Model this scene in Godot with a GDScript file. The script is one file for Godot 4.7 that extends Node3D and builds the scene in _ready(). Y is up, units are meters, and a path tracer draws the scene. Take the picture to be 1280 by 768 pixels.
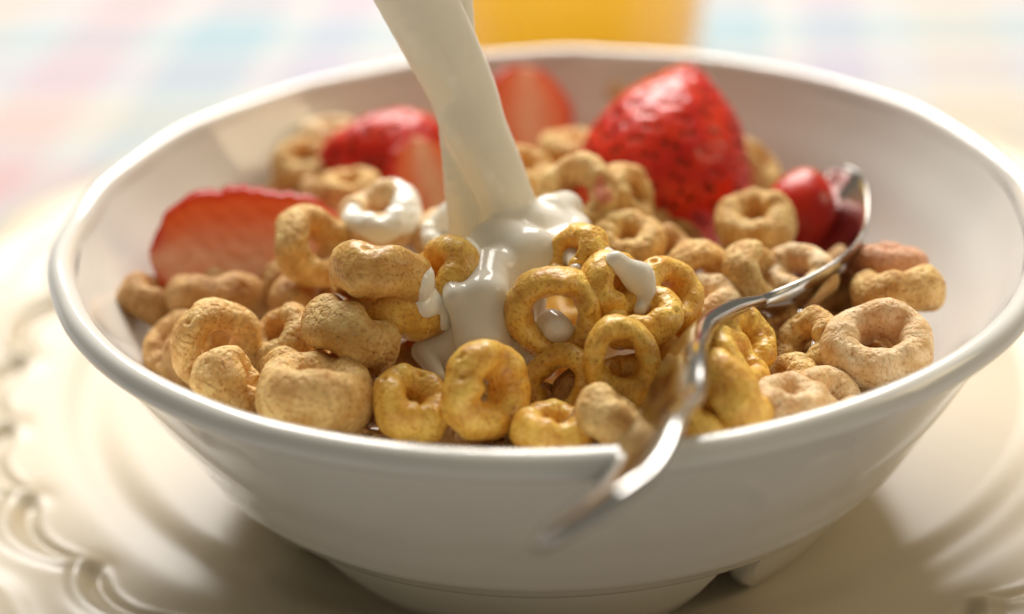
extends Node3D
# A bowl of toasted oat rings and strawberries with milk being poured in, on a cream plate.
# Lengths below are in millimetres and are turned into metres by MM when a mesh is made.

const MM := 0.001
var M := {}
var used := {}
var rough_noise := FastNoiseLite.new()
var rings := {}


func _ready() -> void:
	# ---- camera, light, exposure
	var cam := Camera3D.new()
	cam.name = "camera"
	var lens := CameraAttributesPhysical.new()
	lens.frustum_focal_length = 106.2
	lens.frustum_focus_distance = 0.222
	lens.exposure_aperture = 12.5
	lens.frustum_near = 0.01
	lens.frustum_far = 20.0
	cam.near = 0.01
	cam.far = 20.0
	cam.attributes = lens
	cam.fov = 18.717
	cam.transform = Transform3D(Vector3(0.999375, -0.035337, -0.000843), Vector3(0.030991, 0.887432, -0.459896), Vector3(0.016999, 0.459583, 0.887972), Vector3(0, 0.144718, 0.22747))
	add_child(cam)
	cam.current = true
	var env := Environment.new()
	env.background_mode = Environment.BG_COLOR
	env.background_color = Color(0.170, 0.159, 0.130).linear_to_srgb()
	env.tonemap_mode = Environment.TONE_MAPPER_LINEAR
	env.tonemap_exposure = 1.08
	env.sdfgi_enabled = true
	env.ssao_enabled = true
	env.ssil_enabled = true
	var we := WorldEnvironment.new()
	we.name = "surroundings"
	we.environment = env
	add_child(we)
	window_light("window_light", Vector3(-0.04, 0.58, -0.55), Vector3(0, 0.03, 0.0), Vector2(0.55, 0.45), Color(1.0, 0.98, 0.955), 1.04)
	window_light("side_window_light", Vector3(0.62, 0.42, 0.05), Vector3(0, 0.03, 0), Vector2(0.3, 0.3), Color(1.0, 0.90, 0.74), 0.10)

	rough_noise.noise_type = FastNoiseLite.TYPE_SIMPLEX_SMOOTH
	rough_noise.frequency = 1.0
	rough_noise.fractal_type = FastNoiseLite.FRACTAL_NONE
	rough_noise.seed = 11
	make_materials()

	# ---- setting, large structure
	tablecloth()
	plate()
	bowl()
	juice_glass()
	# ---- contents
	strawberries()
	oat_rings()
	milk()
	spoon()


func window_light(called: String, at: Vector3, to: Vector3, size: Vector2, colour: Color, energy: float) -> void:
	var l := AreaLight3D.new()
	l.name = called
	l.area_size = size
	l.light_color = colour
	l.light_energy = energy
	l.area_range = 8.0
	l.shadow_enabled = true
	add_child(l)
	l.look_at_from_position(at, to, Vector3.UP)


# ---------------------------------------------------------------- helpers
func numbered(called: String) -> String:
	if not used.has(called):
		used[called] = 0
		return called
	used[called] += 1
	return "%s_%03d" % [called, used[called]]


func tag(o: Node, label: String, category: String, group := "") -> Node:
	o.set_meta("label", label)
	o.set_meta("category", category)
	if group != "":
		o.set_meta("group", group)
	return o


func put(called: String, mesh: Mesh, mat: Material, parent: Node = self, at := Vector3.ZERO) -> MeshInstance3D:
	var o := MeshInstance3D.new()
	o.name = numbered(called) if parent == self else called
	o.mesh = mesh
	o.position = at * MM
	if mat:
		o.material_override = mat
	parent.add_child(o, true)
	return o


func thing(called: String, at := Vector3.ZERO) -> Node3D:
	var o := Node3D.new()
	o.name = numbered(called)
	o.position = at * MM
	add_child(o, true)
	return o


func lin(r: float, g: float, b: float) -> Color:
	return Color(r, g, b).linear_to_srgb()


func nz(p: Vector3) -> float:
	return rough_noise.get_noise_3dv(p)


# a mesh from a grid of points: rows x cols, wrapped where asked; points in mm
func grid_mesh(pts: PackedVector3Array, rows: int, cols: int, wrap_r: bool, wrap_c: bool, cols_rgb := PackedColorArray(), flip := false, uvs := PackedVector2Array()) -> ArrayMesh:
	var n := grid_normals(pts, rows, cols, wrap_r, wrap_c, flip)
	var idx := PackedInt32Array()
	var re := rows if wrap_r else rows - 1
	var ce := cols if wrap_c else cols - 1
	for i in re:
		var i2 := (i + 1) % rows
		for j in ce:
			var j2 := (j + 1) % cols
			var a := i * cols + j
			var b := i2 * cols + j
			var c := i2 * cols + j2
			var d := i * cols + j2
			if flip:
				idx.append_array([a, c, b, a, d, c])
			else:
				idx.append_array([a, b, c, a, c, d])
	return arrays_mesh(pts, n, idx, cols_rgb, uvs)


func grid_normals(pts: PackedVector3Array, rows: int, cols: int, wrap_r: bool, wrap_c: bool, flip: bool) -> PackedVector3Array:
	var n := PackedVector3Array()
	n.resize(pts.size())
	for i in rows:
		var iu := (i + 1) % rows if wrap_r else mini(i + 1, rows - 1)
		var idn := (i - 1 + rows) % rows if wrap_r else maxi(i - 1, 0)
		for j in cols:
			var ju := (j + 1) % cols if wrap_c else mini(j + 1, cols - 1)
			var jd := (j - 1 + cols) % cols if wrap_c else maxi(j - 1, 0)
			var a := pts[iu * cols + j] - pts[idn * cols + j]
			var b := pts[i * cols + ju] - pts[i * cols + jd]
			var k := b.cross(a)
			if k.length_squared() < 1e-12:
				if i == 0 and rows > 2:
					a = pts[2 * cols + j] - pts[cols + j]
					b = pts[cols + ju] - pts[cols + jd]
				elif rows > 2:
					a = pts[(rows - 2) * cols + j] - pts[(rows - 3) * cols + j]
					b = pts[(rows - 2) * cols + ju] - pts[(rows - 2) * cols + jd]
				k = b.cross(a)
			n[i * cols + j] = (-k if flip else k).normalized()
	return n


func arrays_mesh(pts: PackedVector3Array, n: PackedVector3Array, idx: PackedInt32Array, cols_rgb := PackedColorArray(), uvs := PackedVector2Array()) -> ArrayMesh:
	var v := PackedVector3Array()
	v.resize(pts.size())
	for i in pts.size():
		v[i] = pts[i] * MM
	var arr := []
	arr.resize(Mesh.ARRAY_MAX)
	arr[Mesh.ARRAY_VERTEX] = v
	arr[Mesh.ARRAY_NORMAL] = n
	arr[Mesh.ARRAY_INDEX] = idx
	if cols_rgb.size() == pts.size():
		arr[Mesh.ARRAY_COLOR] = cols_rgb
	if uvs.size() == pts.size():
		arr[Mesh.ARRAY_TEX_UV] = uvs
	var m := ArrayMesh.new()
	m.add_surface_from_arrays(Mesh.PRIMITIVE_TRIANGLES, arr)
	return m


# a lathed surface round the y axis from a profile of (radius, height); profile runs so that the outside is on its left
func lathe(profile: PackedVector2Array, steps: int, wobble := 0.0, salt := 0.0) -> ArrayMesh:
	var pts := PackedVector3Array()
	for p in profile:
		for j in steps:
			var a := TAU * j / steps
			var q := Vector3(cos(a) * p.x, p.y, sin(a) * p.x)
			if wobble > 0.0:
				var w := nz(q * 0.045 + Vector3(salt, 0, 0)) * wobble
				q += Vector3(cos(a), 0.5, sin(a)) * w * smoothstep(0.0, 20.0, p.x)
			pts.append(q)
	return grid_mesh(pts, profile.size(), steps, false, true)


func smooth_profile(pts: PackedVector2Array, per: int) -> PackedVector2Array:
	var out := PackedVector2Array()
	for i in pts.size() - 1:
		var p0 := pts[maxi(i - 1, 0)]
		var p1 := pts[i]
		var p2 := pts[i + 1]
		var p3 := pts[mini(i + 2, pts.size() - 1)]
		for k in per:
			out.append(p1.cubic_interpolate(p2, p0, p3, float(k) / per))
	out.append(pts[pts.size() - 1])
	return out


# ---------------------------------------------------------------- materials
func noise_tex(size: int, freq: float, kind: int, octaves: int, salt: int, ramp: Gradient = null) -> NoiseTexture2D:
	var f := FastNoiseLite.new()
	f.noise_type = kind
	f.frequency = freq
	f.fractal_octaves = octaves
	f.fractal_type = FastNoiseLite.FRACTAL_FBM
	f.seed = salt
	if kind == FastNoiseLite.TYPE_CELLULAR:
		f.cellular_return_type = FastNoiseLite.RETURN_DISTANCE
		f.fractal_type = FastNoiseLite.FRACTAL_NONE
	var t := NoiseTexture2D.new()
	t.width = size
	t.height = size
	t.seamless = true
	t.noise = f
	if ramp:
		t.color_ramp = ramp
	return t


func gradient(stops: Array) -> Gradient:
	var g := Gradient.new()
	var o := PackedFloat32Array()
	var c := PackedColorArray()
	for s in stops:
		o.append(s[0])
		c.append(s[1])
	g.offsets = o
	g.colors = c
	return g


func std(called: String, albedo: Color, rough: float) -> StandardMaterial3D:
	var m := StandardMaterial3D.new()
	m.resource_name = called
	m.albedo_color = albedo
	m.roughness = rough
	M[called] = m
	return m


func make_materials() -> void:
	var m := std("glaze", lin(0.85, 0.835, 0.78), 0.10)
	m.clearcoat_enabled = true
	m.clearcoat = 0.5
	m.clearcoat_roughness = 0.05
	m = std("cream", lin(0.59, 0.505, 0.365), 0.30)
	m = std("milk", lin(0.95, 0.925, 0.83), 0.12)
	m.backlight_enabled = true
	m.backlight = Color(0.70, 0.69, 0.645)
	m = std("milk_skin", lin(0.95, 0.925, 0.83), 0.12)
	m = std("metal", lin(0.52, 0.505, 0.48), 0.15)
	m.metallic = 1.0
	# crumb of the oat rings: pores and grain as relief, specks as colour
	var pores := noise_tex(512, 0.035, FastNoiseLite.TYPE_CELLULAR, 1, 3, gradient([[0.0, Color(0, 0, 0)], [0.35, Color(0.7, 0.7, 0.7)], [1.0, Color(1, 1, 1)]]))
	var grain := noise_tex(512, 0.06, FastNoiseLite.TYPE_SIMPLEX_SMOOTH, 4, 8)
	var crumb := noise_tex(512, 0.022, FastNoiseLite.TYPE_SIMPLEX_SMOOTH, 6, 31, gradient([[0.0, Color(0, 0, 0)], [0.36, Color(0.55, 0.55, 0.55)], [0.5, Color(0.8, 0.8, 0.8)], [1.0, Color(1, 1, 1)]]))
	var specks := noise_tex(512, 0.03, FastNoiseLite.TYPE_SIMPLEX_SMOOTH, 5, 21, gradient([[0.0, lin(0.42, 0.26, 0.14)], [0.24, lin(0.70, 0.54, 0.36)], [0.35, lin(0.95, 0.92, 0.87)], [0.5, lin(1, 1, 1)], [1.0, lin(1, 1, 1)]]))
	for k in ["dry", "pale", "dark", "pink", "wet", "gold"]:
		m = std("oat_" + k, Color.WHITE, 0.62)
		m.vertex_color_use_as_albedo = true
		m.albedo_texture = specks
		m.uv1_triplanar = true
		m.uv1_scale = Vector3.ONE * 90.0
		m.heightmap_enabled = true
		m.heightmap_texture = crumb
		m.heightmap_scale = 0.04
		m.metallic_specular = 0.45
		if k == "pale":
			m.heightmap_scale = 0.022
		if k == "gold" or k == "wet":
			m.roughness = 0.45
			m.heightmap_texture = pores
			m.heightmap_scale = 0.012
			m.clearcoat_enabled = true
			m.clearcoat = 0.28
			m.clearcoat_roughness = 0.22
		m.subsurf_scatter_enabled = true
		m.subsurf_scatter_strength = 0.10
	m = std("berry_skin", Color.WHITE, 0.34)
	m.metallic_specular = 0.4
	m.vertex_color_use_as_albedo = true
	m.subsurf_scatter_enabled = true
	m.subsurf_scatter_strength = 0.08
	m.clearcoat_enabled = true
	m.clearcoat = 0.25
	m.clearcoat_roughness = 0.16
	m = std("half_skin", Color.WHITE, 0.22)
	m.vertex_color_use_as_albedo = true
	m.backlight_enabled = true
	m.backlight = Color(0.95, 0.95, 0.95)
	m.clearcoat_enabled = true
	m.clearcoat = 0.6
	m.clearcoat_roughness = 0.1
	m = std("berry_flesh", Color.WHITE, 0.28)
	m.vertex_color_use_as_albedo = true
	m.backlight_enabled = true
	m.backlight = Color(0.95, 0.95, 0.95)
	m.heightmap_enabled = true
	m.heightmap_texture = grain
	m.uv1_triplanar = true
	m.uv1_scale = Vector3.ONE * 60.0
	m.heightmap_scale = 0.006
	m = std("berry_seed", lin(0.34, 0.10, 0.025), 0.45)
	m = std("glass", Color(1, 1, 1, 0.04), 0.02)
	m.transparency = BaseMaterial3D.TRANSPARENCY_ALPHA
	m = std("juice", lin(0.95, 0.70, 0.0), 0.25)
	m.backlight_enabled = true
	m.backlight = Color(1.5, 1.33, 0.0)
	m.metallic_specular = 0.15
	m = std("cloth", Color.WHITE, 0.9)
	m.albedo_texture = ImageTexture.create_from_image(plaid())
	m.heightmap_enabled = true
	m.heightmap_texture = grain
	m.heightmap_scale = 0.02


func plaid() -> Image:
	var n := 512
	var im := Image.create(n, n, false, Image.FORMAT_RGB8)
	var pale := Color(0.50, 0.505, 0.50)
	var bands := [[0.10, 0.16, Color(0.56, 0.30, 0.33)], [0.36, 0.18, Color(0.19, 0.37, 0.46)], [0.58, 0.12, Color(0.35, 0.33, 0.48)], [0.82, 0.16, Color(0.56, 0.47, 0.35)]]
	var row := []
	for i in n:
		var c := pale
		for b in bands:
			if absf(float(i) / n - b[0]) < b[1] * 0.5:
				c = b[2]
		row.append(c)
	for y in n:
		for x in n:
			var a: Color = row[x]
			var b: Color = row[y]
			var c := (a * 0.5 + b * 0.5)
			if (x + y) % 4 < 2:
				c = c.lerp(a, 0.35)
			else:
				c = c.lerp(b, 0.35)
			im.set_pixel(x, y, pale.lerp(c, 0.62).linear_to_srgb())
	return im


# ---------------------------------------------------------------- setting
func tablecloth() -> void:
	var rows := 120
	var pts := PackedVector3Array()
	var uv := PackedVector2Array()
	for i in rows:
		for j in rows:
			var x := -800.0 + 1600.0 * j / (rows - 1)
			var z := -1100.0 + 1600.0 * i / (rows - 1)
			var h := -7.5 + nz(Vector3(x, 0, z) * 0.006) * 0.8
			pts.append(Vector3(x, h, z))
			uv.append(Vector2(x + z * 0.10 + 20.0, z - x * 0.06 + 12.0) / 124.0)
	var o := put("tablecloth", grid_mesh(pts, rows, rows, false, false, PackedColorArray(), false, uv), M.cloth)
	tag(o, "white tablecloth with pastel pink, blue and yellow checks under the plate", "tablecloth")


const PLATE_AT := Vector3(4, 0, -35)

func plate_height(r: float, a: float) -> float:
	var h := 0.0
	# raised ring round the well, then the wide rim climbing outwards
	h += 0.8 * exp(-pow((r - 76.0) / 3.8, 2.0))
	h += smoothstep(70.0, 112.0, r) * 6.0
	# moulded scallops: arcs that meet in points, each arc a rounded groove and a bead behind it
	var lobes := 26.0
	var ph := fposmod(a * lobes / TAU, 1.0) - 0.5
	var line := 90.5 - 11.0 * ph * ph * 1.6
	var gap := smoothstep(0.5, 0.36, absf(ph))
	h -= 1.0 * gap * exp(-pow((r - line) / 1.3, 2.0))
	h += 0.6 * exp(-pow((r - line - 3.0) / 1.6, 2.0))
	h += 1.0 * exp(-(pow((r - 87.5) / 2.2, 2.0) + pow((absf(ph) - 0.5) * 18.0 / 2.2, 2.0)))
	h -= 0.35 * exp(-pow((r - 101.0 - 1.5 * cos(ph * TAU)) / 1.8, 2.0))
	return h


func plate() -> void:
	var t := thing("plate", PLATE_AT)
	tag(t, "cream glazed plate with a moulded scalloped border under the bowl", "plate")
	var radii := PackedFloat32Array()
	var r := 0.0
	while r < 70.0:
		radii.append(r)
		r += 5.0
	while r < 111.0:
		radii.append(r)
		r += 0.5
	var steps := 720
	var pts := PackedVector3Array()
	for q in radii:
		for j in steps:
			var a := TAU * j / steps
			var k: float = q * (1.0 + 0.010 * smoothstep(95.0, 111.0, q) * cos(a * 26.0))
			pts.append(Vector3(cos(a) * k, plate_height(q, a) if q > 60.0 else 0.0, sin(a) * k))
	var edge := [[112.0, 5.6], [112.6, 4.8], [112.0, 3.9], [100.0, 1.2], [76.0, -3.6], [70.0, -6.5], [66.0, -6.6], [64.0, -4.0], [0.0, -4.0]]
	for e in edge:
		for j in steps:
			var a := TAU * j / steps
			var k: float = e[0] * (1.0 + 0.010 * smoothstep(95.0, 111.0, e[0]) * cos(a * 26.0))
			pts.append(Vector3(cos(a) * k, e[1], sin(a) * k))
	put("plate_body", grid_mesh(pts, radii.size() + edge.size(), steps, false, true, PackedColorArray(), true), M.cream, t)


func bowl() -> void:
	var t := thing("cereal_bowl")
	t.position = Vector3(1.0, 0, -1.1) * MM
	t.scale = Vector3(1.015, 1.0, 0.983)
	tag(t, "white glazed ceramic bowl with a rolled rim and notched foot, holding the cereal", "bowl")
	var outer := PackedVector2Array([Vector2(0, 7), Vector2(30, 7.4), Vector2(44.5, 9.6), Vector2(49.4, 13.4), Vector2(51.2, 16.4), Vector2(53.4, 20.6), Vector2(56.4, 25.6), Vector2(59.2, 31.0), Vector2(61.5, 35.8), Vector2(62.5, 38.1)])
	var rim := PackedVector2Array([Vector2(62.5, 38.1), Vector2(63.6, 38.0), Vector2(64.8, 38.6), Vector2(65.3, 39.8), Vector2(64.8, 41.0), Vector2(64.0, 41.6), Vector2(63.0, 41.6), Vector2(62.2, 41.0), Vector2(61.6, 39.8)])
	var inner := PackedVector2Array([Vector2(61.6, 39.8), Vector2(59.2, 35.6), Vector2(56.2, 31.0), Vector2(53.0, 25.2), Vector2(49.4, 20.2), Vector2(45.0, 16.0), Vector2(38.0, 12.6), Vector2(28.0, 10.8), Vector2(0.0, 10.2)])
	put("bowl_wall", lathe(smooth_profile(outer, 6), 240, 0.35, 1.0), M.glaze, t)
	put("bowl_rim", lathe(smooth_profile(rim, 5), 300, 0.35, 1.0), M.glaze, t)
	put("bowl_inside", lathe(smooth_profile(inner, 6), 240, 0.3, 4.0), M.glaze, t)
	# feet: a flared ring cut by rounded notches
	for span in [[66.0, 128.0], [0.0, 59.5], [143.0, 196.0], [200.0, 262.0], [266.0, 338.0]]:
		var mid := deg_to_rad((span[0] + span[1]) * 0.5)
		var half := deg_to_rad((span[1] - span[0]) * 0.5)
		var cols := 44
		var loop := 11
		var pts := PackedVector3Array()
		for j in cols:
			var s := -1.0 + 2.0 * j / (cols - 1)
			var a := mid + s * half
			var low := 12.4 * (1.0 - sqrt(maxf(1.0 - pow(clampf((absf(s) - 0.68) / 0.32, 0.0, 1.0), 2.0), 0.0)))
			var top := 13.9
			for i in loop:
				var w := float(i) / (loop - 1)
				var rr := 0.0
				var y := 0.0
				if i < 5:
					var q := i / 4.0
					y = lerpf(top, low + 0.8, q)
					rr = lerpf(39.6, 49.2, pow(clampf(y / top, 0, 1), 1.0))
				elif i < 7:
					y = low + (0.15 if i == 5 else 0.15)
					rr = lerpf(39.6, 49.2, pow(clampf(low / top, 0, 1), 1.0)) - (0.9 if i == 5 else 2.6)
				else:
					var q := (i - 7) / 3.0
					y = lerpf(low + 0.8, 11.0, q)
					rr = lerpf(39.6, 47.8, pow(clampf(y / top, 0, 1), 1.0)) - 3.6
				pts.append(Vector3(cos(a) * rr, y, sin(a) * rr))
		put("foot", grid_mesh(pts, cols, loop, false, false, PackedColorArray(), true), M.glaze, t)


func juice_glass() -> void:
	var at := Vector3(6, -7, -186)
	var t := thing("juice_glass", at)
	tag(t, "clear tumbler of orange juice standing on the cloth behind the bowl", "glass")
	var p := PackedVector2Array([Vector2(0, 0.2), Vector2(29, 0.2), Vector2(32.2, 1.2), Vector2(33.6, 4), Vector2(34.4, 14), Vector2(37.5, 104), Vector2(37.2, 105.4), Vector2(36.4, 105.4), Vector2(36.0, 104), Vector2(32.9, 14), Vector2(31.6, 6), Vector2(27, 3.4), Vector2(0, 3.2)])
	put("tumbler", lathe(p, 96), M.glass, t)
	var q := PackedVector2Array([Vector2(0, 3.3), Vector2(27, 3.5), Vector2(31.5, 6.05), Vector2(32.8, 14), Vector2(35.2, 84), Vector2(34.8, 84.3), Vector2(0, 84.2)])
	put("orange_juice", lathe(q, 96), M.juice, t)


# ---------------------------------------------------------------- oat rings
const LOOKS := {
	"dry": [Vector3(0.88, 0.61, 0.25), Vector3(0.66, 0.385, 0.115)],
	"pale": [Vector3(0.88, 0.665, 0.40), Vector3(0.70, 0.45, 0.20)],
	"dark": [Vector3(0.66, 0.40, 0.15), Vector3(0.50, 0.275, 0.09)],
	"pink": [Vector3(0.76, 0.45, 0.29), Vector3(0.64, 0.32, 0.17)],
	"wet": [Vector3(0.82, 0.52, 0.16), Vector3(0.64, 0.36, 0.09)],
	"gold": [Vector3(0.95, 0.61, 0.125), Vector3(0.75, 0.395, 0.055)],
}


func oat_ring(key: String, at: Vector3, axis: Vector3, size: float, tube: float, tall: float, look: String, salt: int, label: String) -> void:
	var nu := 112
	var nv := 52
	var rnd := RandomNumberGenerator.new()
	rnd.seed = 1000 + salt * 37
	var off := Vector3(salt * 13.7, salt * 5.1, salt * 9.3)
	var r0 := size * 0.5 * (1.0 - minf(tube + 0.005, 0.41))
	var ra := size * minf(tube + 0.005, 0.41) * 0.5
	var rb := size * tall * 0.5
	var oval := rnd.randf_range(0.88, 1.0)
	var turn := Basis(Quaternion(Vector3.UP, axis.normalized())) * Basis(Vector3.UP, rnd.randf() * TAU)
	var pits := []
	for k in rnd.randi_range(6, 10):
		var a := rnd.randf() * TAU
		var b := rnd.randf_range(-1.2, 1.9)
		pits.append([Vector3(cos(a) * (r0 + cos(b) * ra), sin(b) * rb, sin(a) * (r0 + cos(b) * ra)), rnd.randf_range(0.35, 1.0), rnd.randf_range(0.2, 0.6)])
	var dents := {"B5": [[Vector3(-26.1, 40, 44), 1.9, 0.9]], "C1": [[Vector3(-16.6, 45.8, 27.8), 1.9, 1.0]], "D1": [[Vector3(-9.4, 41.7, 44.5), 1.3, 0.6], [Vector3(-8.6, 39.4, 45.6), 0.9, 0.45], [Vector3(-9.8, 40.1, 45.3), 0.8, 0.4]]}
	for k in dents.get(key, []):
		pits.append([turn.inverse() * (k[0] - at), k[1], k[2]])
	# one seam where the ring was pressed together
	var seam := rnd.randf() * TAU
	var seam_deep := rnd.randf_range(0.0, 0.16)
	var stain := Vector3(8.1, 45, 2.6)
	var pts := PackedVector3Array()
	var cols := PackedColorArray()
	pts.resize(nu * nv)
	cols.resize(nu * nv)
	var c0: Vector3 = LOOKS[look][0]
	var c1: Vector3 = LOOKS[look][1]
	var tone := rnd.randf_range(0.9, 1.08)
	for i in nu:
		var a := TAU * i / nu
		var ca := cos(a)
		var sa := sin(a)
		var around := Vector3(ca * 0.9, sa * 0.9, 0) + off
		var n1 := nz(around)
		var n2 := nz(around + Vector3(0, 0, 7.7))
		var n3 := nz(around * 1.5 + Vector3(0, 0, 15.1))
		var n4 := nz(around + Vector3(0, 0, 23.9))
		var pinch := 1.0 - seam_deep * exp(-pow(angle_difference(a, seam) / 0.28, 2.0))
		var rr := r0 * (1.0 + 0.08 * n1)
		var aa := ra * (1.0 + 0.10 * n2) * pinch
		var bb := rb * (1.0 + 0.09 * n3) * pinch
		var lift := size * 0.05 * n4
		for j in nv:
			var b := TAU * j / nv
			var cb := cos(b)
			var sb := sin(b)
			var q := Vector3(ca * cb, sb, sa * cb)
			var ccb := signf(cb) * pow(absf(cb), 0.96)
			var ssb := signf(sb) * pow(absf(sb), 0.94)
			var p := Vector3(ca * (rr + aa * ccb) * oval, lift + bb * ssb, sa * (rr + aa * ccb))
			var big := nz(p * 0.22 + off)
			var mid := nz(p * 0.55 + off)
			var fine := nz(p * 1.5 + off)
			var push := 0.15 * big + 0.09 * mid + 0.04 * fine
			for pit in pits:
				var d: float = p.distance_to(pit[0]) / pit[1]
				if d < 1.0:
					push -= pit[2] * (1.0 - d * d) * (1.0 - d * d)
			p += q * push
			pts[i * nv + j] = p
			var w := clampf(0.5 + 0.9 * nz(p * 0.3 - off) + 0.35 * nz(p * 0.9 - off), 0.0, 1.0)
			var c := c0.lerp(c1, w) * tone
			if key == "E2":
				c = c.lerp(Vector3(0.70, 0.17, 0.13), 0.75 * smoothstep(2.6, 1.0, (turn * p + at).distance_to(stain) + nz(p * 0.7)))
			cols[i * nv + j] = Color(c.x, c.y, c.z)
	var o := put("oat_ring", grid_mesh(pts, nu, nv, true, true, cols), M["oat_" + look], self, at)
	o.basis = turn
	tag(o, label, "oat ring", "toasted oat rings heaped in the bowl")
	rings[key] = {"node": o, "pts": pts, "nu": nu, "nv": nv, "xf": Transform3D(turn, at)}


# milk lying on a ring: the ring's own surface swelled outwards near the given places (capsules a, b, radius), sinking in at its edge
func milk_film(key: String, places: Array, thick := 0.55) -> void:
	var r: Dictionary = rings[key]
	var nu: int = r.nu
	var nv: int = r.nv
	var pts: PackedVector3Array = r.pts
	var xf: Transform3D = r.xf
	var n := grid_normals(pts, nu, nv, true, true, false)
	var mask := PackedFloat32Array()
	var moved := PackedVector3Array()
	mask.resize(pts.size())
	moved.resize(pts.size())
	for k in pts.size():
		var w := xf * pts[k]
		var best := -9.0
		for c in places:
			var a: Vector3 = c[0]
			var b: Vector3 = c[1]
			var h := clampf((w - a).dot(b - a) / maxf((b - a).length_squared(), 1e-6), 0.0, 1.0)
			best = maxf(best, c[2] - w.distance_to(a.lerp(b, h)))
		best += 0.6 * nz(w * 0.25)
		mask[k] = best
		moved[k] = pts[k] + n[k] * lerpf(-0.35, thick, smoothstep(-0.5, 0.9, best))
	n = grid_normals(moved, nu, nv, true, true, false)
	var idx := PackedInt32Array()
	for i in nu:
		for j in nv:
			var a := i * nv + j
			var b := ((i + 1) % nu) * nv + j
			var c := ((i + 1) % nu) * nv + (j + 1) % nv
			var d := i * nv + (j + 1) % nv
			if maxf(maxf(mask[a], mask[b]), maxf(mask[c], mask[d])) > -0.6:
				idx.append_array([a, b, c, a, c, d])
	put("milk_film", arrays_mesh(moved, n, idx), M.milk_skin, r.node)


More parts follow.
